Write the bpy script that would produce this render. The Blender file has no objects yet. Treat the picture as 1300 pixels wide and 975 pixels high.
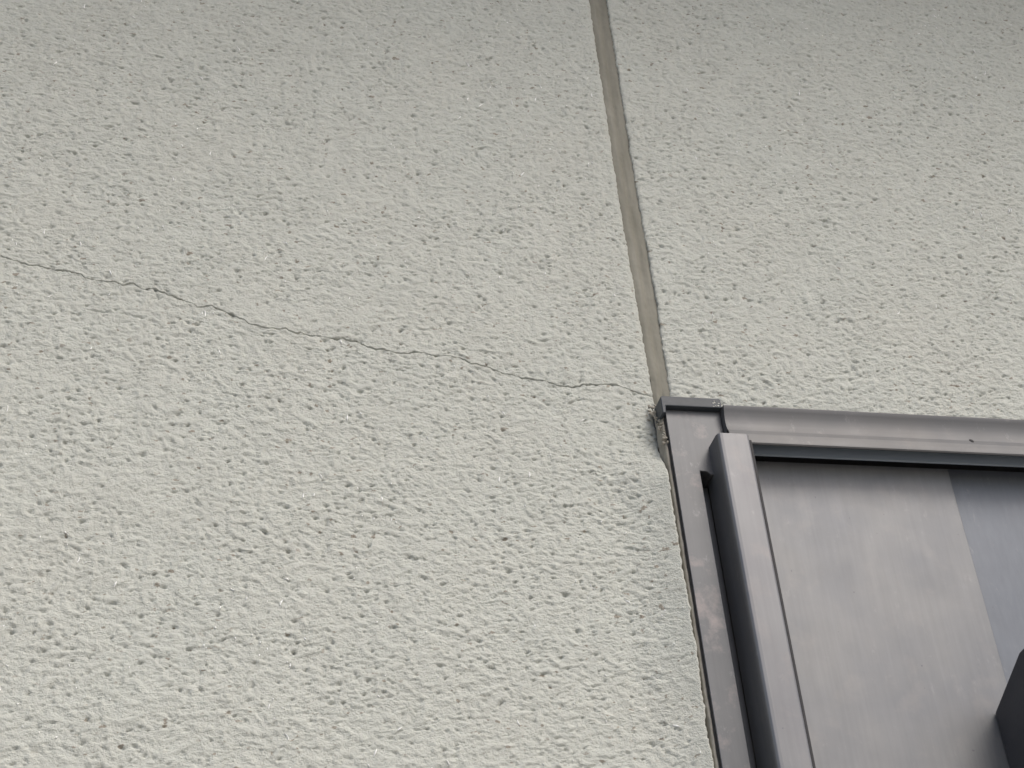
import bpy, bmesh, math, random
import numpy as np
from mathutils import Matrix, Vector

random.seed(4)
scene = bpy.context.scene
col = scene.collection
R = math.radians

# ------------------------------------------------------------------ camera
cam_d = bpy.data.cameras.new('camera')
cam = bpy.data.objects.new('camera', cam_d)
col.objects.link(cam)
cam_d.sensor_width = 36.0
cam_d.lens = 54.0
cam_d.clip_start = 0.02
cam_d.clip_end = 2000.0
CAM_R = Matrix(((0.97666192, -0.05023167, -0.20882595),
                (-0.20018891, -0.56516491, -0.80032058),
                (-0.07781966, 0.82344727, -0.56203086)))
# rows are world axes; camera looks along its own -Z, tilted up 34 deg
cam.matrix_world = Matrix.Translation((-0.3941, -1.0194, 1.5961)) @ CAM_R.to_4x4()
scene.camera = cam

# ------------------------------------------------------------------ sky, sun, exposure
SUN_EL, SUN_AZ = R(50), R(28)            # azimuth measured from -Y (out of the wall) towards +X
world = bpy.data.worlds.new('World')
scene.world = world
world.use_nodes = True
wn = world.node_tree
bg = wn.nodes['Background']
sky = wn.nodes.new('ShaderNodeTexSky')
sky.sky_type = 'NISHITA'
sky.sun_disc = False
sky.sun_elevation = SUN_EL
sky.sun_rotation = math.pi - SUN_AZ
sky.air_density = 1.0
sky.dust_density = 4.0
sky.ozone_density = 1.0
wn.links.new(sky.outputs[0], bg.inputs[0])
bg.inputs[1].default_value = 0.15
sun_d = bpy.data.lights.new('sun', 'SUN')
sun_d.energy = 1.4
sun_d.angle = R(24)
sun_d.color = (1.0, 0.97, 0.92)
sun = bpy.data.objects.new('sun', sun_d)
col.objects.link(sun)
sd = Vector((math.sin(SUN_AZ) * math.cos(SUN_EL), -math.cos(SUN_AZ) * math.cos(SUN_EL), math.sin(SUN_EL)))
sun.rotation_euler = sd.to_track_quat('Z', 'Y').to_euler()
sun.location = sd * 20
scene.view_settings.view_transform = 'Standard'
scene.view_settings.look = 'None'
scene.view_settings.gamma = 1.0
scene.view_settings.use_curve_mapping = False
scene.view_settings.exposure = 0.30


# ------------------------------------------------------------------ materials
def new_mat(name):
    m = bpy.data.materials.new(name)
    m.use_nodes = True
    nt = m.node_tree
    b = nt.nodes['Principled BSDF']
    return m, nt, b


def node(nt, t, **kw):
    n = nt.nodes.new(t)
    for k, v in kw.items():
        setattr(n, k, v)
    return n


def coords(nt, scale=(1, 1, 1)):
    g = node(nt, 'ShaderNodeNewGeometry')
    mp = node(nt, 'ShaderNodeMapping')
    mp.inputs['Scale'].default_value = scale
    nt.links.new(g.outputs['Position'], mp.inputs['Vector'])
    return mp.outputs[0]


def noise(nt, vec, scale, detail=3.0, rough=0.55):
    n = node(nt, 'ShaderNodeTexNoise')
    n.inputs['Scale'].default_value = scale
    n.inputs['Detail'].default_value = detail
    n.inputs['Roughness'].default_value = rough
    nt.links.new(vec, n.inputs['Vector'])
    return n.outputs['Fac']


def ramp(nt, fac, stops):
    r = node(nt, 'ShaderNodeValToRGB')
    el = r.color_ramp.elements
    while len(el) < len(stops):
        el.new(0.5)
    for e, (p, c) in zip(el, stops):
        e.position = p
        e.color = (c, c, c, 1) if not isinstance(c, tuple) else (*c, 1)
    nt.links.new(fac, r.inputs[0])
    return r.outputs[0]


def mix(nt, fac, a, b, mode='MIX'):
    m = node(nt, 'ShaderNodeMix', data_type='RGBA', blend_type=mode)
    if isinstance(fac, float):
        m.inputs[0].default_value = fac
    else:
        nt.links.new(fac, m.inputs[0])
    for i, v in ((6, a), (7, b)):
        if isinstance(v, tuple):
            m.inputs[i].default_value = (*v, 1)
        else:
            nt.links.new(v, m.inputs[i])
    return m.outputs[2]


def bump(nt, b, height, strength, dist):
    n = node(nt, 'ShaderNodeBump')
    n.inputs['Strength'].default_value = strength
    n.inputs['Distance'].default_value = dist
    nt.links.new(height, n.inputs['Height'])
    nt.links.new(n.outputs[0], b.inputs['Normal'])


def mat_stucco():
    m, nt, b = new_mat('stucco_paint')
    v = coords(nt)
    patch = ramp(nt, noise(nt, v, 9.0, 4.0, 0.6), [(0.35, 0.0), (0.7, 1.0)])
    c = mix(nt, patch, (0.521, 0.536, 0.489), (0.525, 0.533, 0.483))
    soft = ramp(nt, noise(nt, v, 55.0, 3.0, 0.6), [(0.3, 0.93), (0.75, 1.04)])
    c = mix(nt, 1.0, c, soft, 'MULTIPLY')
    # sparse brown dirt specks
    sp = ramp(nt, noise(nt, coords(nt, (1, 1, 1.7)), 120.0, 2.0, 0.5), [(0.645, 0.0), (0.70, 0.65)])
    where = ramp(nt, noise(nt, v, 22.0, 1.0, 0.5), [(0.38, 0.0), (0.52, 1.0)])
    f = mix(nt, 1.0, sp, where, 'MULTIPLY')
    c = mix(nt, f, c, (0.16, 0.115, 0.07))
    nt.links.new(c, b.inputs['Base Color'])
    b.inputs['Roughness'].default_value = 0.62
    b.inputs['Specular IOR Level'].default_value = 0.35
    bump(nt, b, noise(nt, coords(nt, (1, 1, 1.3)), 520.0, 3.0, 0.75), 1.0, 0.0017)
    return m


def mat_plain(name, c1, c2, scale, rough, bscale=None, bdist=0.0003, spec=0.4, stretch=(1, 1, 1)):
    m, nt, b = new_mat(name)
    v = coords(nt, stretch)
    f = ramp(nt, noise(nt, v, scale, 4.0, 0.6), [(0.3, 0.0), (0.72, 1.0)])
    nt.links.new(mix(nt, f, c1, c2), b.inputs['Base Color'])
    b.inputs['Roughness'].default_value = rough
    b.inputs['Specular IOR Level'].default_value = spec
    if bscale:
        bump(nt, b, noise(nt, v, bscale, 3.0, 0.6), 0.6, bdist)
    return m


def mat_metal(name, base, alt, stretch, rough=0.42, metallic=0.50, stain=(0.20, 0.188, 0.185), stain_amt=0.5):
    """Satin anodised aluminium with rolling streaks along one axis, weather stains and small scuffs."""
    m, nt, b = new_mat(name)
    v = coords(nt)
    vs = coords(nt, stretch)
    cloud = ramp(nt, noise(nt, v, 14.0, 4.0, 0.6), [(0.35, 0.0), (0.68, 1.0)])
    c = mix(nt, cloud, base, alt)
    streak = ramp(nt, noise(nt, vs, 220.0, 4.0, 0.65), [(0.25, 0.93), (0.75, 1.07)])
    c = mix(nt, 1.0, c, streak, 'MULTIPLY')
    st = ramp(nt, noise(nt, v, 34.0, 5.0, 0.65), [(0.54, 0.0), (0.7, stain_amt)])
    c = mix(nt, st, c, stain)
    scuff = ramp(nt, noise(nt, coords(nt, (1, 1, 0.8)), 190.0, 2.0, 0.5), [(0.755, 0.0), (0.78, 0.7)])
    c = mix(nt, scuff, c, (0.10, 0.10, 0.11))
    wear = ramp(nt, noise(nt, coords(nt, (1, 1, 0.6)), 75.0, 6.0, 0.75), [(0.60, 0.0), (0.74, 0.5)])
    c = mix(nt, wear, c, (0.25, 0.247, 0.25))
    nt.links.new(c, b.inputs['Base Color'])
    b.inputs['Metallic'].default_value = metallic
    rr = node(nt, 'ShaderNodeMapRange')
    rr.inputs[3].default_value = rough - 0.05
    rr.inputs[4].default_value = rough + 0.10
    nt.links.new(noise(nt, v, 40.0, 4.0, 0.6), rr.inputs[0])
    nt.links.new(rr.outputs[0], b.inputs['Roughness'])
    bump(nt, b, noise(nt, vs, 260.0, 3.0, 0.6), 0.12, 0.0003)
    return m


STUCCO = mat_stucco()
SEAL = mat_plain('joint_sealant', (0.172, 0.165, 0.133), (0.240, 0.231, 0.194), 60.0, 0.7, 300.0, 0.0004, 0.3, (1, 1, 0.25))
SEAL2 = mat_plain('frame_sealant', (0.33, 0.315, 0.27), (0.24, 0.22, 0.185), 90.0, 0.7, 300.0, 0.0004, 0.3)
METAL_V = mat_metal('aluminium_upright', (0.165, 0.167, 0.172), (0.146, 0.147, 0.155), (1, 1, 0.03))
METAL_J = mat_metal('aluminium_stained', (0.107, 0.109, 0.113), (0.095, 0.098, 0.103), (1, 1, 0.05), stain=(0.20, 0.178, 0.175), stain_amt=0.7)
METAL_H = mat_metal('aluminium_head', (0.124, 0.122, 0.122), (0.116, 0.118, 0.123), (0.03, 1, 1), rough=0.55, metallic=0.35, stain_amt=0.2)
METAL_P = mat_metal('aluminium_panel', (0.184, 0.186, 0.188), (0.153, 0.158, 0.167), (1, 1, 0.05), rough=0.48, stain=(0.225, 0.217, 0.210), stain_amt=0.35)
METAL_B = mat_metal('aluminium_back_panel', (0.127, 0.137, 0.154), (0.117, 0.129, 0.148), (1, 1, 0.2), rough=0.45, stain_amt=0.0)
CAPM = mat_plain('dark_cap_plastic', (0.038, 0.045, 0.053), (0.052, 0.059, 0.068), 80.0, 0.5, 400.0, 0.0002)
DARK = mat_plain('gap_shade_and_dirt', (0.022, 0.022, 0.025), (0.035, 0.034, 0.036), 60.0, 0.7)  # holds the shade of the gaps as colour; also used for the dirt speck
TRACK = mat_plain('blue_grey_track', (0.25, 0.29, 0.335), (0.28, 0.32, 0.365), 25.0, 0.45, None, 0.0003, 0.5, (0.2, 1, 1))
HANDLE = mat_plain('dark_handle_plastic', (0.046, 0.046, 0.051), (0.056, 0.056, 0.061), 30.0, 0.45, 500.0, 0.0002)
BACKING = mat_plain('backing_board', (0.10, 0.095, 0.085), (0.13, 0.12, 0.11), 20.0, 0.9)
GLINT = mat_plain('white_glints', (0.86, 0.86, 0.84), (0.92, 0.92, 0.90), 40.0, 0.35)  # plain white for the painted glints on the coat
SOFFIT = mat_plain('soffit_board', (0.36, 0.31, 0.25), (0.42, 0.36, 0.30), 6.0, 0.7)
GROUND = mat_plain('concrete_ground', (0.27, 0.26, 0.24), (0.34, 0.33, 0.30), 3.0, 0.9, 60.0, 0.002)


# ------------------------------------------------------------------ object helpers
def empty(name, loc, label, cat):
    o = bpy.data.objects.new(name, None)
    col.objects.link(o)
    o.location = loc
    o['label'] = label
    o['category'] = cat
    return o


def link(name, me, mat, parent=None, smooth=False):
    o = bpy.data.objects.new(name, me)
    col.objects.link(o)
    me.materials.append(mat)
    if smooth:
        me.polygons.foreach_set('use_smooth', [True] * len(me.polygons))
    if parent:
        o.parent = parent
        o.matrix_parent_inverse = Matrix.Translation(parent.location).inverted()
    return o


def finish(bm, name, mat, parent, bevel=0.0, seg=2):
    bmesh.ops.recalc_face_normals(bm, faces=bm.faces)
    if bevel > 0:
        es = [e for e in bm.edges if len(e.link_faces) == 2 and e.calc_face_angle(0) > R(25)]
        ret = bmesh.ops.bevel(bm, geom=es, offset=bevel, segments=seg, profile=0.5, affect='EDGES', clamp_overlap=True)
        for f in ret['faces']:
            f.smooth = True
    me = bpy.data.meshes.new(name)
    bm.to_mesh(me)
    bm.free()
    o = link(name, me, mat, parent)
    return o


def box(name, a, b, mat, parent=None, bevel=0.0):
    bm = bmesh.new()
    bmesh.ops.create_cube(bm, size=1.0)
    for v in bm.verts:
        v.co = Vector([(a[i] + b[i]) / 2 + v.co[i] * (b[i] - a[i]) for i in range(3)])
    return finish(bm, name, mat, parent, bevel)


def prism(name, pts, axis, t0, t1, mat, parent=None, bevel=0.0, seg=2):
    """Closed outline pushed along one axis. axis x: pts are (y,z); y: (x,z); z: (x,y)."""
    def P(p, t):
        return {'x': (t, p[0], p[1]), 'y': (p[0], t, p[1]), 'z': (p[0], p[1], t)}[axis]
    bm = bmesh.new()
    A = [bm.verts.new(P(p, t0)) for p in pts]
    B = [bm.verts.new(P(p, t1)) for p in pts]
    n = len(pts)
    for i in range(n):
        bm.faces.new((A[i], A[(i + 1) % n], B[(i + 1) % n], B[i]))
    bm.faces.new(A)
    bm.faces.new(B)
    return finish(bm, name, mat, parent, bevel, seg)


# ------------------------------------------------------------------ numpy relief
def _hash(ix, iz, seed):
    h = (ix.astype(np.int64) * 374761393 + iz.astype(np.int64) * 668265263 + seed * 1442695041) & 0xFFFFFFFF
    h = ((h ^ (h >> 13)) * 1274126177) & 0xFFFFFFFF
    return (h ^ (h >> 16)) & 0xFFFFFFFF


def rnd(ix, iz, seed):
    return _hash(ix, iz, seed).astype(np.float32) / np.float32(4294967295.0)


def perlin(x, z, seed):
    ix = np.floor(x).astype(np.int32)
    iz = np.floor(z).astype(np.int32)
    fx = (x - ix).astype(np.float32)
    fz = (z - iz).astype(np.float32)
    u = fx * fx * fx * (fx * (fx * 6 - 15) + 10)
    w = fz * fz * fz * (fz * (fz * 6 - 15) + 10)

    def g(dx, dz):
        a = rnd(ix + dx, iz + dz, seed) * np.float32(6.2831853)
        return np.cos(a) * (fx - dx) + np.sin(a) * (fz - dz)
    a, b, c, d = g(0, 0), g(1, 0), g(0, 1), g(1, 1)
    return ((a + (b - a) * u) * (1 - w) + (c + (d - c) * u) * w) * np.float32(1.45)


def pits(x, z, cell, seed, prob, ax, az):
    """Scattered dimples: one possible dimple per cell, each with its own size, depth and skew."""
    X, Z = x / cell, z / cell
    ix = np.floor(X).astype(np.int32)
    iz = np.floor(Z).astype(np.int32)
    out = np.zeros_like(x, dtype=np.float32)
    for dx in (-1, 0, 1):
        for dz in (-1, 0, 1):
            jx, jz = ix + dx, iz + dz
            r1 = rnd(jx, jz, seed)
            r2 = rnd(jx, jz, seed + 1)
            r3 = rnd(jx, jz, seed + 2)
            r4 = rnd(jx, jz, seed + 3)
            px = X - (jx + r1)
            pz = Z - (jz + r2)
            s = 0.55 + 0.75 * r4
            pz = pz + px * (r1 - 0.5) * 0.8
            q = (px / (ax * s)) ** 2 + (pz / (az * s)) ** 2
            d = np.exp(-q * 1.5) * (r3 < prob) * (0.35 + 0.65 * r2)
            out = np.maximum(out, d)
    return out


def sstep(a, b, x):
    t = np.clip((x - a) / (b - a), 0, 1)
    return t * t * (3 - 2 * t)


def relief(x, z):
    """Outward height of the sprayed stucco coat, metres."""
    wx = x + 0.004 * perlin(x / 0.021, z / 0.021, 3)
    wz = z + 0.004 * perlin(x / 0.021, z / 0.021, 5)
    n1 = perlin(wx / 0.0076, wz / 0.0058, 11)
    n2 = perlin(wx / 0.0039, wz / 0.0031, 12)
    n3 = perlin(x / 0.0026, z / 0.0021, 13)
    big = perlin(x / 0.06, z / 0.06, 14) + 0.6 * perlin(x / 0.17, z / 0.17, 15)
    vary = np.clip(1.0 + 0.30 * perlin(x / 0.075, z / 0.060, 16) + 0.30 * perlin(x / 0.022, z / 0.02, 17), 0.50, 1.6)
    # rounded lumps with narrow creases between them
    lum = 1.0 - np.abs(n1) ** 0.8
    cre = np.abs(n2) ** 0.7
    h = 0.00130 * n1 + 0.00135 * cre - 0.00095 * lum + 0.00046 * n3
    h = h * 0.86 * (0.55 + 0.45 * vary)
    h = np.where(h > 0.0002, 0.0002 + (h - 0.0002) * 0.55, h)
    h = h - 0.0035 * vary * pits(wx, wz, 0.0100, 21, 0.58, 0.165, 0.100)
    h = h - 0.0020 * vary * pits(wx, wz, 0.0060, 41, 0.60, 0.23, 0.155)
    h = h + 0.0009 * big
    return h.astype(np.float32)


def fine_line(lo, hi, f0, f1, step, pad):
    """Coordinates from lo to hi, evenly fine between f0 and f1, 3 mm for a further pad, widening outside."""
    n = max(2, int(round((f1 - f0) / step)))
    mid = list(np.linspace(f0, f1, n + 1))
    up, s, p = [], step, f1
    while p < hi - 1e-6:
        s = 0.003 if p < f1 + pad else min(s * 1.35, 0.25)
        p = min(hi, p + s)
        up.append(p)
    dn, s, p = [], step, f0
    while p > lo + 1e-6:
        s = 0.003 if p > f0 - pad else min(s * 1.35, 0.25)
        p = max(lo, p - s)
        dn.append(p)
    return np.array(dn[::-1] + mid + up)


def grid_mesh(name, X, Y, Z):
    nz, nx = X.shape
    me = bpy.data.meshes.new(name)
    co = np.stack([X, Y, Z], -1).reshape(-1, 3).astype(np.float32)
    idx = np.arange(nz * nx, dtype=np.int32).reshape(nz, nx)
    q = np.stack([idx[:-1, :-1], idx[:-1, 1:], idx[1:, 1:], idx[1:, :-1]], -1).reshape(-1, 4)
    me.vertices.add(len(co))
    me.vertices.foreach_set('co', co.ravel())
    me.loops.add(q.size)
    me.loops.foreach_set('vertex_index', q.ravel())
    me.polygons.add(len(q))
    me.polygons.foreach_set('loop_start', np.arange(0, q.size, 4, dtype=np.int32))
    me.polygons.foreach_set('use_smooth', np.ones(len(q), dtype=bool))
    me.update(calc_edges=True)
    return me


# ------------------------------------------------------------------ ground, wall
WIN_TOP = 2.302
WALL_TOP = 3.54
WX0, WX1 = -2.6, 3.0
WIN_R, WIN_B = 1.30, 1.10

g = bpy.data.meshes.new('ground')
g.from_pydata([(-150, -150, 0), (150, -150, 0), (150, 150, 0), (-150, 150, 0)], [], [(0, 1, 2, 3)])
go = link('ground', g, GROUND)
go['kind'] = 'structure'

wall = empty('house_wall', (0, 0, 0), 'pale grey-green rough stucco house wall with a long thin crack and sealed joint', 'wall')

CRACK = [(-0.7200, 2.4420), (-0.6500, 2.4310), (-0.5817, 2.4197), (-0.5444, 2.4123), (-0.5236, 2.4059), (-0.5144, 2.4059),
         (-0.5006, 2.4022), (-0.4850, 2.4002), (-0.4741, 2.3946), (-0.4597, 2.3933), (-0.4453, 2.3912), (-0.4379, 2.3934),
         (-0.4313, 2.3883), (-0.4220, 2.3890), (-0.4110, 2.3834), (-0.4008, 2.3801), (-0.3931, 2.3774), (-0.3867, 2.3739),
         (-0.3753, 2.3748), (-0.3644, 2.3699), (-0.3522, 2.3644), (-0.3419, 2.3579), (-0.3291, 2.3548), (-0.3131, 2.3551),
         (-0.3061, 2.3524), (-0.2958, 2.3516), (-0.2810, 2.3494), (-0.2680, 2.3487), (-0.2570, 2.3471), (-0.2454, 2.3414),
         (-0.2311, 2.3384), (-0.2194, 2.3368), (-0.2094, 2.3390), (-0.1996, 2.3389), (-0.1931, 2.3361), (-0.1797, 2.3378),
         (-0.1699, 2.3352), (-0.1601, 2.3311), (-0.1503, 2.3285), (-0.1405, 2.3251), (-0.1287, 2.3210), (-0.1175, 2.3185),
         (-0.1008, 2.3172), (-0.0942, 2.3152), (-0.0890, 2.3131), (-0.0775, 2.3122), (-0.0635, 2.3155), (-0.0517, 2.3170),
         (-0.0393, 2.3169), (-0.0280, 2.3136), (-0.0195, 2.3093), (-0.0085, 2.3091), (0.01, 2.3080)]
CRX = np.array([p[0] for p in CRACK])
CRZ = np.array([p[1] for p in CRACK])
STEP_X, STEP_Z = 0.00125, 0.00086


def wobble(t, scale, seed):
    return perlin(np.asarray(t) / scale, np.asarray(t) * 0 + 0.37, seed)


def joint_left(z):
    base = np.interp(z, [2.30, 2.33, 2.42, 2.56, 2.80, 3.3], [-0.0046, -0.0048, -0.0070, -0.0090, -0.0082, -0.0082])
    return base - 0.0007 + 0.0007 * wobble(z, 0.012, 61) + 0.0007 * wobble(z, 0.004, 62)


def joint_right(z):
    base = np.interp(z, [2.30, 2.33, 2.42, 2.56, 2.80, 3.3], [0.0094, 0.0098, 0.0110, 0.0096, 0.0105, 0.0105])
    return base + 0.0007 + 0.0007 * wobble(z, 0.010, 63) + 0.0009 * wobble(z, 0.0035, 64)


def jamb_edge(z):
    return -0.0104 + 0.0010 * wobble(z, 0.030, 65) + 0.0007 * wobble(z, 0.007, 66) + 0.0004 * wobble(z, 0.0028, 67)


def left_panel():
    xs = fine_line(WX0, -0.0060, -0.70, -0.0060, STEP_X, 0.40)
    ZR = 2.355
    z0 = fine_line(0.0, WALL_TOP, 1.88, 2.92, STEP_Z, 0.24)
    z0 = z0[np.abs(z0 - ZR) > 0.0012]
    tags = np.array([-2, -1, -0.8, 0.8, 1, 2])
    zr = np.concatenate([z0, ZR + tags * 1e-5])
    kind = np.concatenate([np.zeros(len(z0)), tags])
    order = np.argsort(zr)
    zr, kind = zr[order], kind[order]
    X, Z = np.meshgrid(xs, zr)
    K = np.repeat(kind[:, None], len(xs), 1)
    # rows follow the crack line
    jag = 0.0011 * wobble(xs, 0.0062, 71) + 0.0008 * wobble(xs, 0.0029, 72)
    line = np.interp(xs, CRX, CRZ)
    smooth_line = np.interp(xs, [-2.6, -0.72, -0.40, -0.15, 0.0], [2.46, 2.442, 2.380, 2.327, 2.309])
    dz = zr - ZR
    wb = 1 - sstep(0.05, 0.42, np.abs(dz))
    ws = 1 - sstep(0.001, 0.025, np.abs(dz))
    Z = Z + wb[:, None] * (smooth_line - ZR)[None, :] + ws[:, None] * (line - smooth_line + jag)[None, :]
    opening = np.clip(0.55 + 0.75 * wobble(xs, 0.022, 73) + 0.45 * wobble(xs, 0.007, 74), 0.0, 1.15)
    opening *= np.interp(xs, [-0.75, -0.6, -0.5, -0.33, -0.02, -0.008], [0.0, 0.45, 0.75, 1.0, 1.0, 0.7])
    half = 0.00042 + 0.00055 * opening ** 1.4
    off = np.where(K == -2, -half[None] - 0.0004, 0) + np.where(K == -1, -half[None], 0) + np.where(K == -0.8, -half[None] * 0.75, 0) \
        + np.where(K == 0.8, half[None] * 0.75, 0) + np.where(K == 1, half[None], 0) + np.where(K == 2, half[None] + 0.0004, 0)
    Z = Z + off
    # right-hand edge follows the joint above the window and the frame below it
    below = 1 - sstep(WIN_TOP - 0.006, WIN_TOP + 0.006, zr)
    below_w = 1 - sstep(WIN_TOP - 0.046, WIN_TOP + 0.008, zr)
    ed = joint_left(zr) * (1 - below) + jamb_edge(zr) * below
    wx = sstep(-0.035, -0.006, xs)
    X = X + wx[None, :] * (ed + 0.006)[:, None]
    fade = 1 - 0.9 * np.maximum(sstep(1.05, 1.20, -xs)[None, :], np.maximum(sstep(3.13, 3.25, zr), 1 - sstep(1.55, 1.68, zr))[:, None])
    damp = 1 - 0.45 * sstep(-0.014, -0.006, xs)[None, :] * np.ones_like(Z) - 0.40 * below[:, None] * sstep(-0.040, -0.014, xs)[None, :]
    h = relief(X.astype(np.float32), Z.astype(np.float32)) * fade * damp
    Y = -h
    Y = Y + np.where(np.abs(K) == 0.8, 0.0140 * np.clip(0.25 + opening * 2.2, 0, 1)[None], 0)
    # second, finer hairline running below the main crack
    for cx, cz in (([-0.4729, -0.4619, -0.4540], [2.3633, 2.3626, 2.3618]), ([-0.4471, -0.4359, -0.4250], [2.3621, 2.3597, 2.3590]), ([-0.4240, -0.4196], [2.3570, 2.3546])):
        zl = np.interp(xs, cx, cz) + jag
        inside = ((xs > cx[0]) & (xs < cx[-1]))[None, :]
        Y = Y + np.where(inside, 0.0016 * np.exp(-((Z - zl[None]) / 0.0008) ** 2), 0)
    # coat sweeps out in a smoothed fillet beside the window frame, and dips into the joint above
    fil = np.clip((X + 0.057 + 0.006 * perlin(Z / 0.05, Z * 0 + 0.4, 75)) / 0.046, 0, 1.05)
    Y = Y - below_w[:, None] * 0.0155 * fil ** 1.7
    Y = Y + (1 - below)[:, None] * sstep(-0.014, -0.006, X) * 0.0018
    # fold the edge back into the wall
    X = np.concatenate([X, X[:, -1:] + 0.0006, X[:, -1:] + 0.0008], 1)
    Y = np.concatenate([Y, Y[:, -1:] + 0.0008, Y[:, -1:] + 0.014], 1)
    Z = np.concatenate([Z, Z[:, -1:], Z[:, -1:]], 1)
    return X, Y, Z


def right_panel():
    xs = fine_line(0.0095, WX1, 0.0095, 0.60, STEP_X, 0.40)
    zr = fine_line(2.2863, WALL_TOP, 2.2863, 2.92, STEP_Z, 0.24)
    X, Z = np.meshgrid(xs, zr)
    wx = 1 - sstep(0.0095, 0.035, xs)
    X = X + wx[None, :] * (joint_right(zr) - 0.0095)[:, None]
    fade = 1 - 0.9 * np.maximum(sstep(0.96, 1.10, xs)[None, :], sstep(3.13, 3.25, zr)[:, None])
    damp = 1 - 0.4 * (1 - sstep(0.0095, 0.014, xs))[None, :]
    Y = -relief(X.astype(np.float32), Z.astype(np.float32)) * fade * damp
    Y = Y + (1 - sstep(0.0095, 0.013, X)) * 0.0012
    X = np.concatenate([X[:, :1] - 0.0008, X[:, :1] - 0.0006, X], 1)
    Y = np.concatenate([Y[:, :1] + 0.014, Y[:, :1] + 0.0008, Y], 1)
    Z = np.concatenate([Z[:, :1], Z[:, :1], Z], 1)
    X = np.concatenate([X[:1], X], 0)
    Y = np.concatenate([Y[:1] + 0.02, Y], 0)
    Z = np.concatenate([Z[:1] - 0.0005, Z], 0)
    return X, Y, Z


LX, LY, LZ = left_panel()
lp = link('stucco_panel', grid_mesh('stucco_panel', LX, LY, LZ), STUCCO, wall)
lp['label'] = 'stucco panel crossed by a jagged hairline crack'
RX, RY, RZ = right_panel()
link('stucco_panel', grid_mesh('stucco_panel', RX, RY, RZ), STUCCO, wall)
# plain stretches of the same coat right of and below the window
box('stucco_panel', (WIN_R + 0.012, 0.0, 0.0), (WX1, 0.034, WIN_TOP), STUCCO, wall, 0.003)
box('stucco_panel', (-0.004, 0.0, 0.0), (WIN_R + 0.009, 0.034, WIN_B - 0.03), STUCCO, wall, 0.003)
box('backing', (WX0, 0.036, 0.0), (WX1, 0.18, WALL_TOP), BACKING, wall)

# bright glints painted in as small curved white slivers lying on the coat
bm = bmesh.new()


def glint(x, z, Xg, Yg, Zg):
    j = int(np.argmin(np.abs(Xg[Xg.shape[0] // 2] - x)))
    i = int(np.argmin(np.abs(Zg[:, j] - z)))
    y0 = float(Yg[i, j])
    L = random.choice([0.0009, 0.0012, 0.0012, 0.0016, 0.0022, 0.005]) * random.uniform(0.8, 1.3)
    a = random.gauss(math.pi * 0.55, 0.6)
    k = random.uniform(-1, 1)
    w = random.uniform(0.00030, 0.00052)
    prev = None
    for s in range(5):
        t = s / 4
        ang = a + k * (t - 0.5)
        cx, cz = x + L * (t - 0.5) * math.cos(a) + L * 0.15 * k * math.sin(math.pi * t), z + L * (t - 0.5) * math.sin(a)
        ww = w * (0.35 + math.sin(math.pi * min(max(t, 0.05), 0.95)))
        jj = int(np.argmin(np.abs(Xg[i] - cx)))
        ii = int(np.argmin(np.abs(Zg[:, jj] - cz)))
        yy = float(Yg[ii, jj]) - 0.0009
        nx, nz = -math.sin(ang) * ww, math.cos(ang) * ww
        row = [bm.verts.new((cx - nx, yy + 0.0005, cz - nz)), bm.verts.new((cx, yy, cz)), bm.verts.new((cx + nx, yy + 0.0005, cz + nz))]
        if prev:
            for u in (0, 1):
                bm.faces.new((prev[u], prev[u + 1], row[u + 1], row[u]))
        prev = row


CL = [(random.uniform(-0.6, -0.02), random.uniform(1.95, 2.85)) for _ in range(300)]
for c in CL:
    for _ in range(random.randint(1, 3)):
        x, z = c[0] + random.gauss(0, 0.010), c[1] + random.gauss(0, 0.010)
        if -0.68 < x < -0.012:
            glint(x, z, LX, LY, LZ)
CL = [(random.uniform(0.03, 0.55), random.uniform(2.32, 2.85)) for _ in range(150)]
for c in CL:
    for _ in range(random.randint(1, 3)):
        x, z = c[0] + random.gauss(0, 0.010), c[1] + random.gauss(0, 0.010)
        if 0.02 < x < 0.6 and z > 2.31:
            glint(x, z, RX, RY, RZ)
fo = finish(bm, 'white_glints', GLINT, wall)
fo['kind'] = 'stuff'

# sealed control joint above the frame corner
zj = np.arange(2.272, WALL_TOP, 0.0016)
prof = np.linspace(0, 1, 15)
jx0, jx1 = joint_left(zj) - 0.0008, joint_right(zj) + 0.0008
JX = jx0[:, None] + (jx1 - jx0)[:, None] * prof[None]
JZ = np.repeat(zj[:, None], len(prof), 1)
seam = 0.52 + 0.05 * wobble(zj, 0.09, 81)
d = prof[None] - seam[:, None]
JY = 0.0032 - 0.0022 * np.exp(-((prof[None] - 0.25) / 0.22) ** 2) - 0.0004 * np.exp(-((prof[None] - 0.8) / 0.14) ** 2) + 0.0012 * np.exp(-(d / 0.05) ** 2)
JY = JY + 0.0006 * perlin(JX / 0.005, JZ / 0.02, 82) + 0.0003 * perlin(JX / 0.002, JZ / 0.004, 83)
JY = JY + 0.014 * (1 - sstep(2.270, 2.300, JZ))
link('joint_sealant', grid_mesh('joint_sealant', JX, JY, JZ), SEAL, wall)

# ------------------------------------------------------------------ eave above the picture
eave = empty('roof_eave', (0, 0, WALL_TOP), 'brown boarded roof eave sheltering the stucco wall', 'eave')
for i in range(5):
    box('soffit_board', (WX0, -0.60 + i * 0.12, WALL_TOP + 0.001), (WX1, -0.484 + i * 0.12, WALL_TOP + 0.02), SOFFIT, eave, 0.002)
box('fascia', (WX0, -0.64, WALL_TOP - 0.06), (WX1, -0.605, WALL_TOP + 0.16), SOFFIT, eave, 0.004)
prism('roof_deck', [(-0.66, WALL_TOP + 0.165), (0.2, WALL_TOP + 0.45), (0.2, WALL_TOP + 0.49), (-0.70, WALL_TOP + 0.19)], 'x', WX0, WX1, BACKING, eave)

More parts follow.
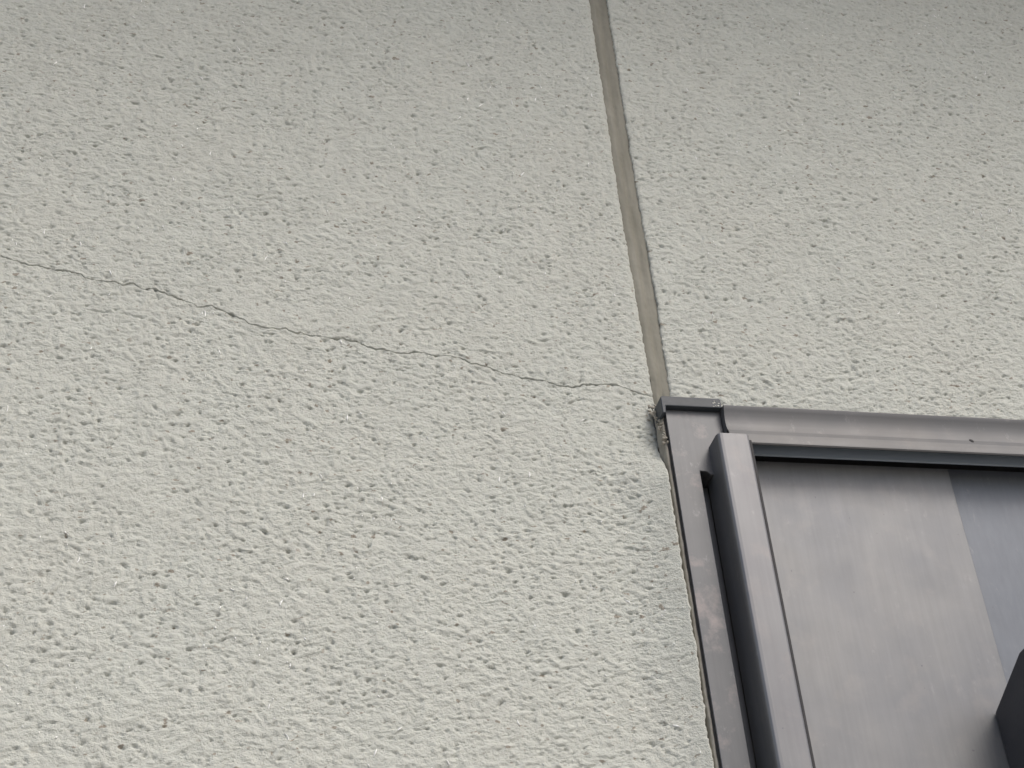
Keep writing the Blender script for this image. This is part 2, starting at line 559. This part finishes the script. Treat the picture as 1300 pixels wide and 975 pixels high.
# ------------------------------------------------------------------ window with aluminium frame
win = empty('shutter_window', (0.5, 0, WIN_B), 'grey anodised aluminium window frame with flat metal panels set in stucco wall', 'window')
GZ = 2.2300
jam = prism('jamb', [(-0.0008, WIN_B), (0.0210, WIN_B), (0.0210, GZ), (0.0270, GZ - 0.0003), (0.0282, GZ - 0.0016), (0.0296, GZ - 0.0030),
                     (0.0330, GZ - 0.0032), (0.0472, GZ - 0.0032), (0.0472, 2.2885), (-0.0008, 2.2885)], 'y', -0.008, 0.026, METAL_J, win, 0.0006)
box('channel', (0.0212, 0.012, WIN_B), (0.033, 0.026, GZ - 0.004), METAL_V, win)
cap = prism('end_cap', [(-0.0050, 2.2815), (-0.0020, 2.2815), (-0.0013, 2.2888), (0.0475, 2.2888), (0.0475, 2.2972), (0.0458, 2.2982),
                        (-0.0038, 2.2982), (-0.0050, 2.2970)], 'y', -0.0135, 0.012, CAPM, win, 0.0008)
# chipped edge of the cap
chip = bmesh.new()
for k in range(9):
    m = Matrix.Translation((random.uniform(0.0395, 0.0465), -0.0136, random.uniform(2.2895, 2.2955))) @ Matrix.Diagonal((random.uniform(.4, 1.2), .35, random.uniform(.4, 1.1), 1))
    bmesh.ops.create_icosphere(chip, subdivisions=1, radius=0.0009, matrix=m)
finish(chip, 'paint_splash', STUCCO, cap)

head = prism('head', [(0.004, 2.2650), (-0.0175, 2.2650), (-0.0175, 2.2512), (-0.0192, 2.2508), (-0.0200, 2.2520), (-0.0198, 2.2540), (-0.0190, 2.2575), (-0.0174, 2.2620), (-0.0160, 2.2665),
                      (-0.0150, 2.2710), (-0.0146, 2.2760), (-0.0152, 2.2810), (-0.0164, 2.2855), (-0.0174, 2.2880), (-0.0174, 2.2893), (-0.0164, 2.2900), (0.004, 2.2900)], 'x', 0.0475, WIN_R - 0.0475, METAL_H, win)
head.data.polygons.foreach_set('use_smooth', [True] * len(head.data.polygons))
head.data.set_sharp_from_angle(angle=R(35))
box('head_track', (0.0600, -0.0062, 2.2488), (WIN_R - 0.060, -0.0042, 2.2648), TRACK, win, 0.0004)
box('slit_dark_sheet', (0.049, 0.0180, 2.2440), (WIN_R - 0.049, 0.0260, 2.2895), DARK, win)  # dark sheet added behind the slit so its shade reads black
sp = bmesh.new()
bmesh.ops.create_icosphere(sp, subdivisions=2, radius=0.0022, matrix=Matrix.Translation((0.2655, -0.0172, 2.2650)) @ Matrix.Rotation(0.5, 4, 'Y') @ Matrix.Diagonal((1.1, 0.35, 0.7, 1)))
finish(sp, 'dirt_speck', DARK, head)

rp = [(0.0320, 0.008), (0.0320, -0.0255), (0.0326, -0.0282), (0.0342, -0.0296), (0.0365, -0.0300), (0.0570, -0.0300), (0.0584, -0.0296), (0.0590, -0.0285), (0.0590, 0.008)]
rail = prism('guide_rail', rp, 'z', WIN_B, 2.2535, METAL_V, win, 0.0005)
box('rail_gap_strip', (0.0594, -0.0278, WIN_B), (0.0615, 0.006, 2.2490), DARK, win, 0.0003)  # dark strip added to draw the dark gap line between rail and panel
box('jamb_gap_strip', (-0.0016, -0.0060, WIN_B), (-0.0010, 0.0140, 2.2810), DARK, win, 0.0003)  # dark strip added to draw the shaded gap line beside the jamb

box('front_panel', (0.062, 0.0060, WIN_B + 0.03), (0.2505, 0.0092, 2.2508), METAL_P, win, 0.0005)
box('back_panel', (0.2460, 0.0104, WIN_B + 0.03), (WIN_R - 0.06, 0.0150, 2.2536), METAL_B, win, 0.0005)
# far side and foot of the frame, beyond the picture
box('jamb', (WIN_R - 0.0455, -0.012, WIN_B), (WIN_R + 0.0022, 0.026, 2.2885), METAL_J, win, 0.0006)
box('end_cap', (WIN_R - 0.0462, -0.0165, 2.2888), (WIN_R + 0.006, 0.010, 2.2985), CAPM, win, 0.0008)
prism('guide_rail', [(WIN_R - p[0], p[1]) for p in rp], 'z', WIN_B, 2.2535, METAL_V, win, 0.0005)
prism('sill', [(0.03, WIN_B - 0.028), (-0.055, WIN_B - 0.028), (-0.055, WIN_B - 0.012), (0.03, WIN_B - 0.001)], 'x', -0.004, WIN_R + 0.004, METAL_H, win, 0.001)

# dark pull fixed to the front panel: top edge rises away from the panel, rounded nose
nose = [(0.0058, 2.0300), (-0.0490, 2.0555)]
for k in range(7):
    a = math.radians(115 + k * 13)
    nose.append((-0.0530 + 0.009 * math.cos(a), 2.0490 + 0.0075 * math.sin(a)))
nose += [(-0.0622, 1.965), (-0.0550, 1.930), (0.0058, 1.915)]
hd = prism('handle', nose, 'x', 0.2325, 0.2900, HANDLE, win, 0.0022, 3)
hd['label'] = 'dark plastic pull handle'

# sealant bead between stucco edge and frame
zb = np.arange(WIN_B, 2.2965, 0.0014)
pb = np.linspace(0, 1, 7)
pb_x = np.array([-0.0058, -0.0045, -0.0040, -0.0037, -0.0032, -0.0024, -0.0016])
pb_y = np.array([0.0060, 0.0040, -0.0018, -0.0032, -0.0038, -0.0041, -0.0040])
BX = pb_x[None] + 0.0004 * perlin(zb[:, None] / 0.006, pb[None] * 2.0, 91) + 0.0004 * wobble(zb, 0.015, 94)[:, None] * (1 - pb[None])
BY = pb_y[None] + 0.0005 * perlin(zb[:, None] / 0.009, pb[None] * 3.0, 92) + 0.0004 * wobble(zb, 0.02, 93)[:, None]
BZ = np.repeat(zb[:, None], 7, 1)
# close the bead into the frame
BX = np.concatenate([BX, np.full((len(zb), 1), -0.0009)], 1)
BY = np.concatenate([BY, BY[:, -1:] + 0.0006], 1)
BZ = np.concatenate([BZ, BZ[:, -1:]], 1)
link('frame_sealant', grid_mesh('frame_sealant', BX, BY, BZ), SEAL2, win)
# crumbled lumps of sealant at the frame corner
lump = bmesh.new()
for k in range(46):
    t = random.random() ** 1.4
    z = 2.302 - 0.045 * t
    m = Matrix.Translation((-0.0065 + 0.003 * t + random.gauss(0, 0.0013), 0.0085 - 0.0130 * min(1.0, 1.4 * t) + random.gauss(0, 0.0012), z)) @ Matrix.Rotation(random.random() * 6, 4, 'Y') @ Matrix.Diagonal((random.uniform(.5, 1.3), .8, random.uniform(.6, 1.8), 1))
    bmesh.ops.create_icosphere(lump, subdivisions=1, radius=random.uniform(0.0008, 0.0019), matrix=m)
lo = finish(lump, 'sealant_crumbs', SEAL2, win)
lo['kind'] = 'stuff'

# the whole frame stands a little proud of the face of the coat
win.location = Vector(win.location) + Vector((-0.0043, -0.0100, -0.0067))
